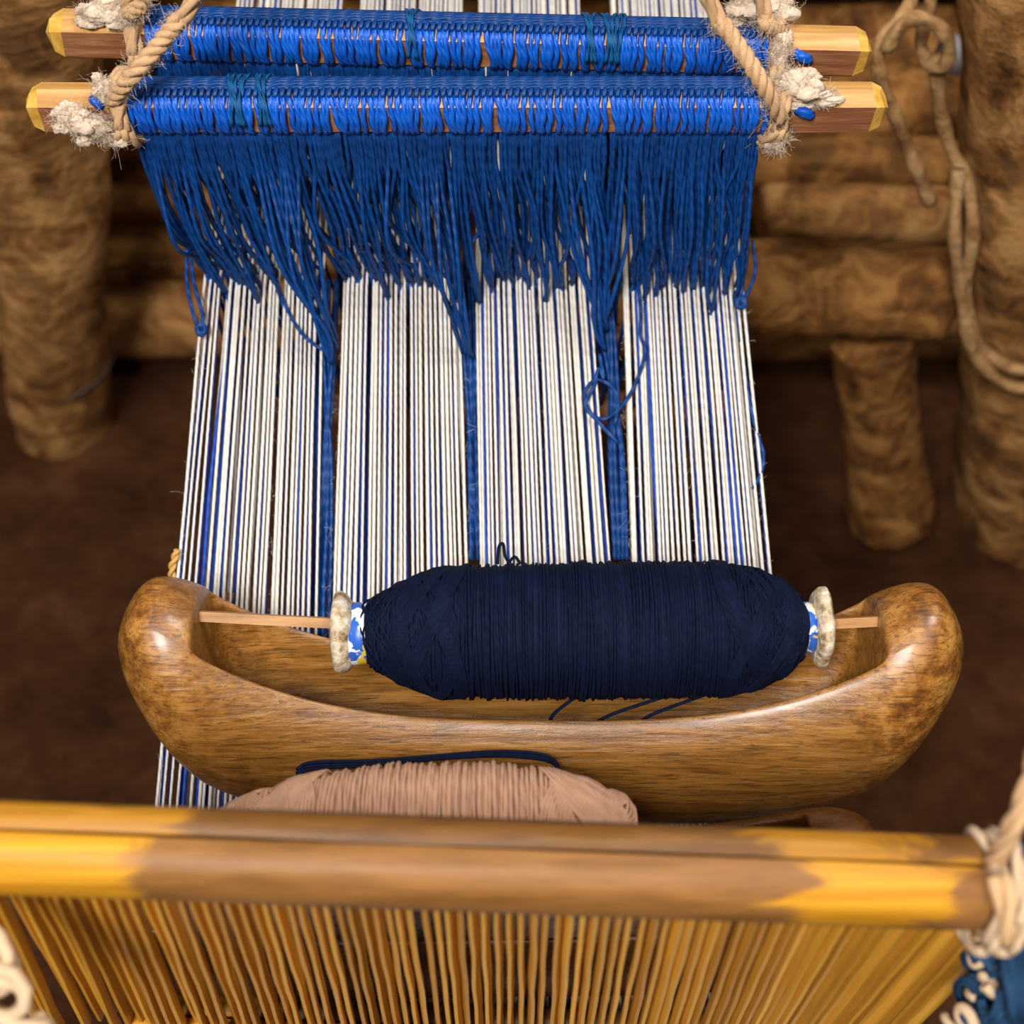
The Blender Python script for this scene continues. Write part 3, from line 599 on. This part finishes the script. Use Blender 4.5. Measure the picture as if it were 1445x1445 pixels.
fp = [(a * 0.9, b * 0.9) for a, b in fp]; bp = [(a * 0.9, b * 0.9) for a, b in bp]
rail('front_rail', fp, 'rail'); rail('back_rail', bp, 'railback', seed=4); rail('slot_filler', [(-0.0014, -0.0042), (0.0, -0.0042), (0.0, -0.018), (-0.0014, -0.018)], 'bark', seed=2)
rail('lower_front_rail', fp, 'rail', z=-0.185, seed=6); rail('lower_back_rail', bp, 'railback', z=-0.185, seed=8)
ND = 83; SX = [-20, 0, 145, 480, 600, 740, 900, 1020, 1150, 1290, 1400]; SV = [0.52, 0.50, 0.45, 0.23, 0.13, -0.01, -0.20, -0.32, -0.55, -0.85, -0.95]
dm = []
for v in range(5):
    m = MB(); n = 18; V = []; F = []
    for i in range(n + 1):
        z = -0.012 - 0.180 * i / n; dx = 0.0005 * noise.noise(Vector((z * 30, v * 9.1, 0))); w_ = 0.00105 * (1 + 0.2 * noise.noise(Vector((z * 60, v * 5, 3))))
        for (p, h) in ((-w_, -0.0035), (-w_ * 0.6, 0.0013), (w_ * 0.6, 0.0013), (w_, -0.0035)): V.append((dx + p, -h, z))
    for i in range(n):
        for j in range(4): F.append([i * 4 + j, i * 4 + (j + 1) % 4, (i + 1) * 4 + (j + 1) % 4, (i + 1) * 4 + j])
    F.append([3, 2, 1, 0]); F.append([n * 4 + j for j in range(4)])
    dm.append(m.add(V, F).mesh('reed_dent', [M['dent']], (0, 0, 0), True, 40))
ro = WORLD[reed.name]
for i in range(ND):
    px = -14 + (1384 + 14) * (i + 0.5 + random.uniform(-0.12, 0.12)) / ND
    f = (px + 22) / 1420.0; Pt = RA + RX * RL * f + RP * 0.0025
    v0, v1 = 1290 + 45 * f, 1290 + 45 * f + 130; s_ = np.interp(px, SX, SV)
    a = at_y(px, v0, Pt[1]); b = at_y(px + s_ * 130, v1, Pt[1]); ang = math.atan2(b[0] - a[0], a[2] - b[2])
    o = bpy.data.objects.new('reed_dent', dm[random.randrange(5)]); COL.objects.link(o); o.parent = reed
    # hinge the slat where it leaves the rail
    piv = np.array([a[0], Pt[1], a[2]]); top_h = Pt[2] - a[2]
    org = piv + np.array([-math.sin(ang) * top_h, 0, math.cos(ang) * top_h])
    o.location = org - ro; o.rotation_euler = (0, -ang, random.uniform(-0.25, 0.25))
for px, nm in ((-20, 'end_bar'), (1384, 'end_bar')):
    f = (px + 22) / 1420.0; Pt = RA + RX * RL * f + RP * 0.002; s_ = np.interp(px, SX, SV)
    a = at_y(px, 1290 + 45 * f, Pt[1]); b = at_y(px + s_ * 130, 1420 + 45 * f, Pt[1]); d = (b - a) / np.linalg.norm(b - a)
    MB().tube(spline([Pt - RZ * 0.01, a, a + d * 0.15], 14), 0.0026, 6, flat=0.7).build(nm, M['dent'], reed)

# cord lashing at the right rail end, yarn hank, left cord
e = RB + RP * 0.004 - RZ * 0.006
lash = thing('lashing_cord', e, 'cream cord lashed round the right end of the reed rail', 'cord')
for i, dx in enumerate((-0.001, 0.0045)):
    a = np.linspace(0, 2 * math.pi, 24); P = e + RX * (dx + 0.0015 * np.sin(a))[:, None] + RP * (0.0145 * np.cos(a) - 0.001)[:, None] + RZ * (0.0135 * np.sin(a) - 0.003)[:, None]
    MB().cord(P, 0.0022, 2, 0.03).build('turn', M['cream'], lash)
MB().cord([e + RZ * 0.006 - RP * 0.004, at_t(1412, 1200, 0.3600), at_t(1432, 1160, 0.3510), at_t(1456, 1095, 0.3465), at_t(1475, 1020, 0.3420)], 0.0026, 3, 0.028).build('running_end', M['jute'], lash)
MB().cord([at_t(1410, 1236, 0.3510), at_t(1418, 1270, 0.3492), at_t(1420, 1305, 0.3492), at_t(1428, 1325, 0.3510)], 0.0028, 2, 0.035).build('tail', M['jute'], lash)
hank = thing('yarn_hank', at_t(1420, 1480, 0.3780), 'tangled hank of indigo and white yarn hanging below the right rail end', 'yarn')
for i in range(150):
    cx, cy, ct = random.gauss(1418, 34), random.uniform(1325, 1520), 0.415 + random.uniform(-0.016, 0.012); cx = max(cx, 1352 - (cy - 1335) * 0.15)
    white = cx < 1376 + random.gauss(0, 12) or random.random() < 0.22; c0 = at_t(cx, cy, ct); d1 = rng.normal(0, 1, 3); d1 /= np.linalg.norm(d1); d2 = np.cross(d1, rng.normal(0, 1, 3)); d2 /= np.linalg.norm(d2)
    a = np.linspace(0, random.uniform(3, 6), 16); rr = random.uniform(0.002, 0.006)
    MB().tube(c0 + rr * (np.cos(a)[:, None] * d1 + 0.7 * np.sin(a)[:, None] * d2), random.uniform(0.0010, 0.0017), 6).build('yarn_loop', M['cream' if white else 'indigo'], hank)
for i in range(10):
    x = random.uniform(1432, 1475); MB().tube(spline([at_t(x + 6, 1190, 0.3780), at_t(x, 1260, 0.3735), at_t(x - 8, 1340, 0.3717), at_t(x - 4, 1440, 0.3735)], 14), 0.0022, 6).build('yarn_strand', M['indigo'], hank)
lc = thing('knotted_cord', at_t(10, 1440, 0.3780), 'thick cream cord knotted at the lower left, beside the reed', 'cord')
MB().cord([at_t(-60, 1290, 0.3690), at_t(-8, 1322, 0.3672), at_t(14, 1352, 0.3672), at_t(12, 1384, 0.3690), at_t(-20, 1400, 0.3735)], 0.0030, 2, 0.05).build('loop', M['cream'], lc)
MB().cord([at_t(-40, 1380, 0.3645), at_t(4, 1376, 0.3627), at_t(32, 1392, 0.3627), at_t(34, 1418, 0.3636), at_t(16, 1432, 0.3672), at_t(-10, 1425, 0.3708)], 0.0030, 2, 0.05).build('loop', M['cream'], lc)
MB().cord([at_t(-50, 1430, 0.3645), at_t(0, 1446, 0.3645), at_t(30, 1452, 0.3645), at_t(62, 1442, 0.3672), at_t(70, 1480, 0.3690)], 0.0034, 2, 0.05).build('loop', M['cream'], lc)
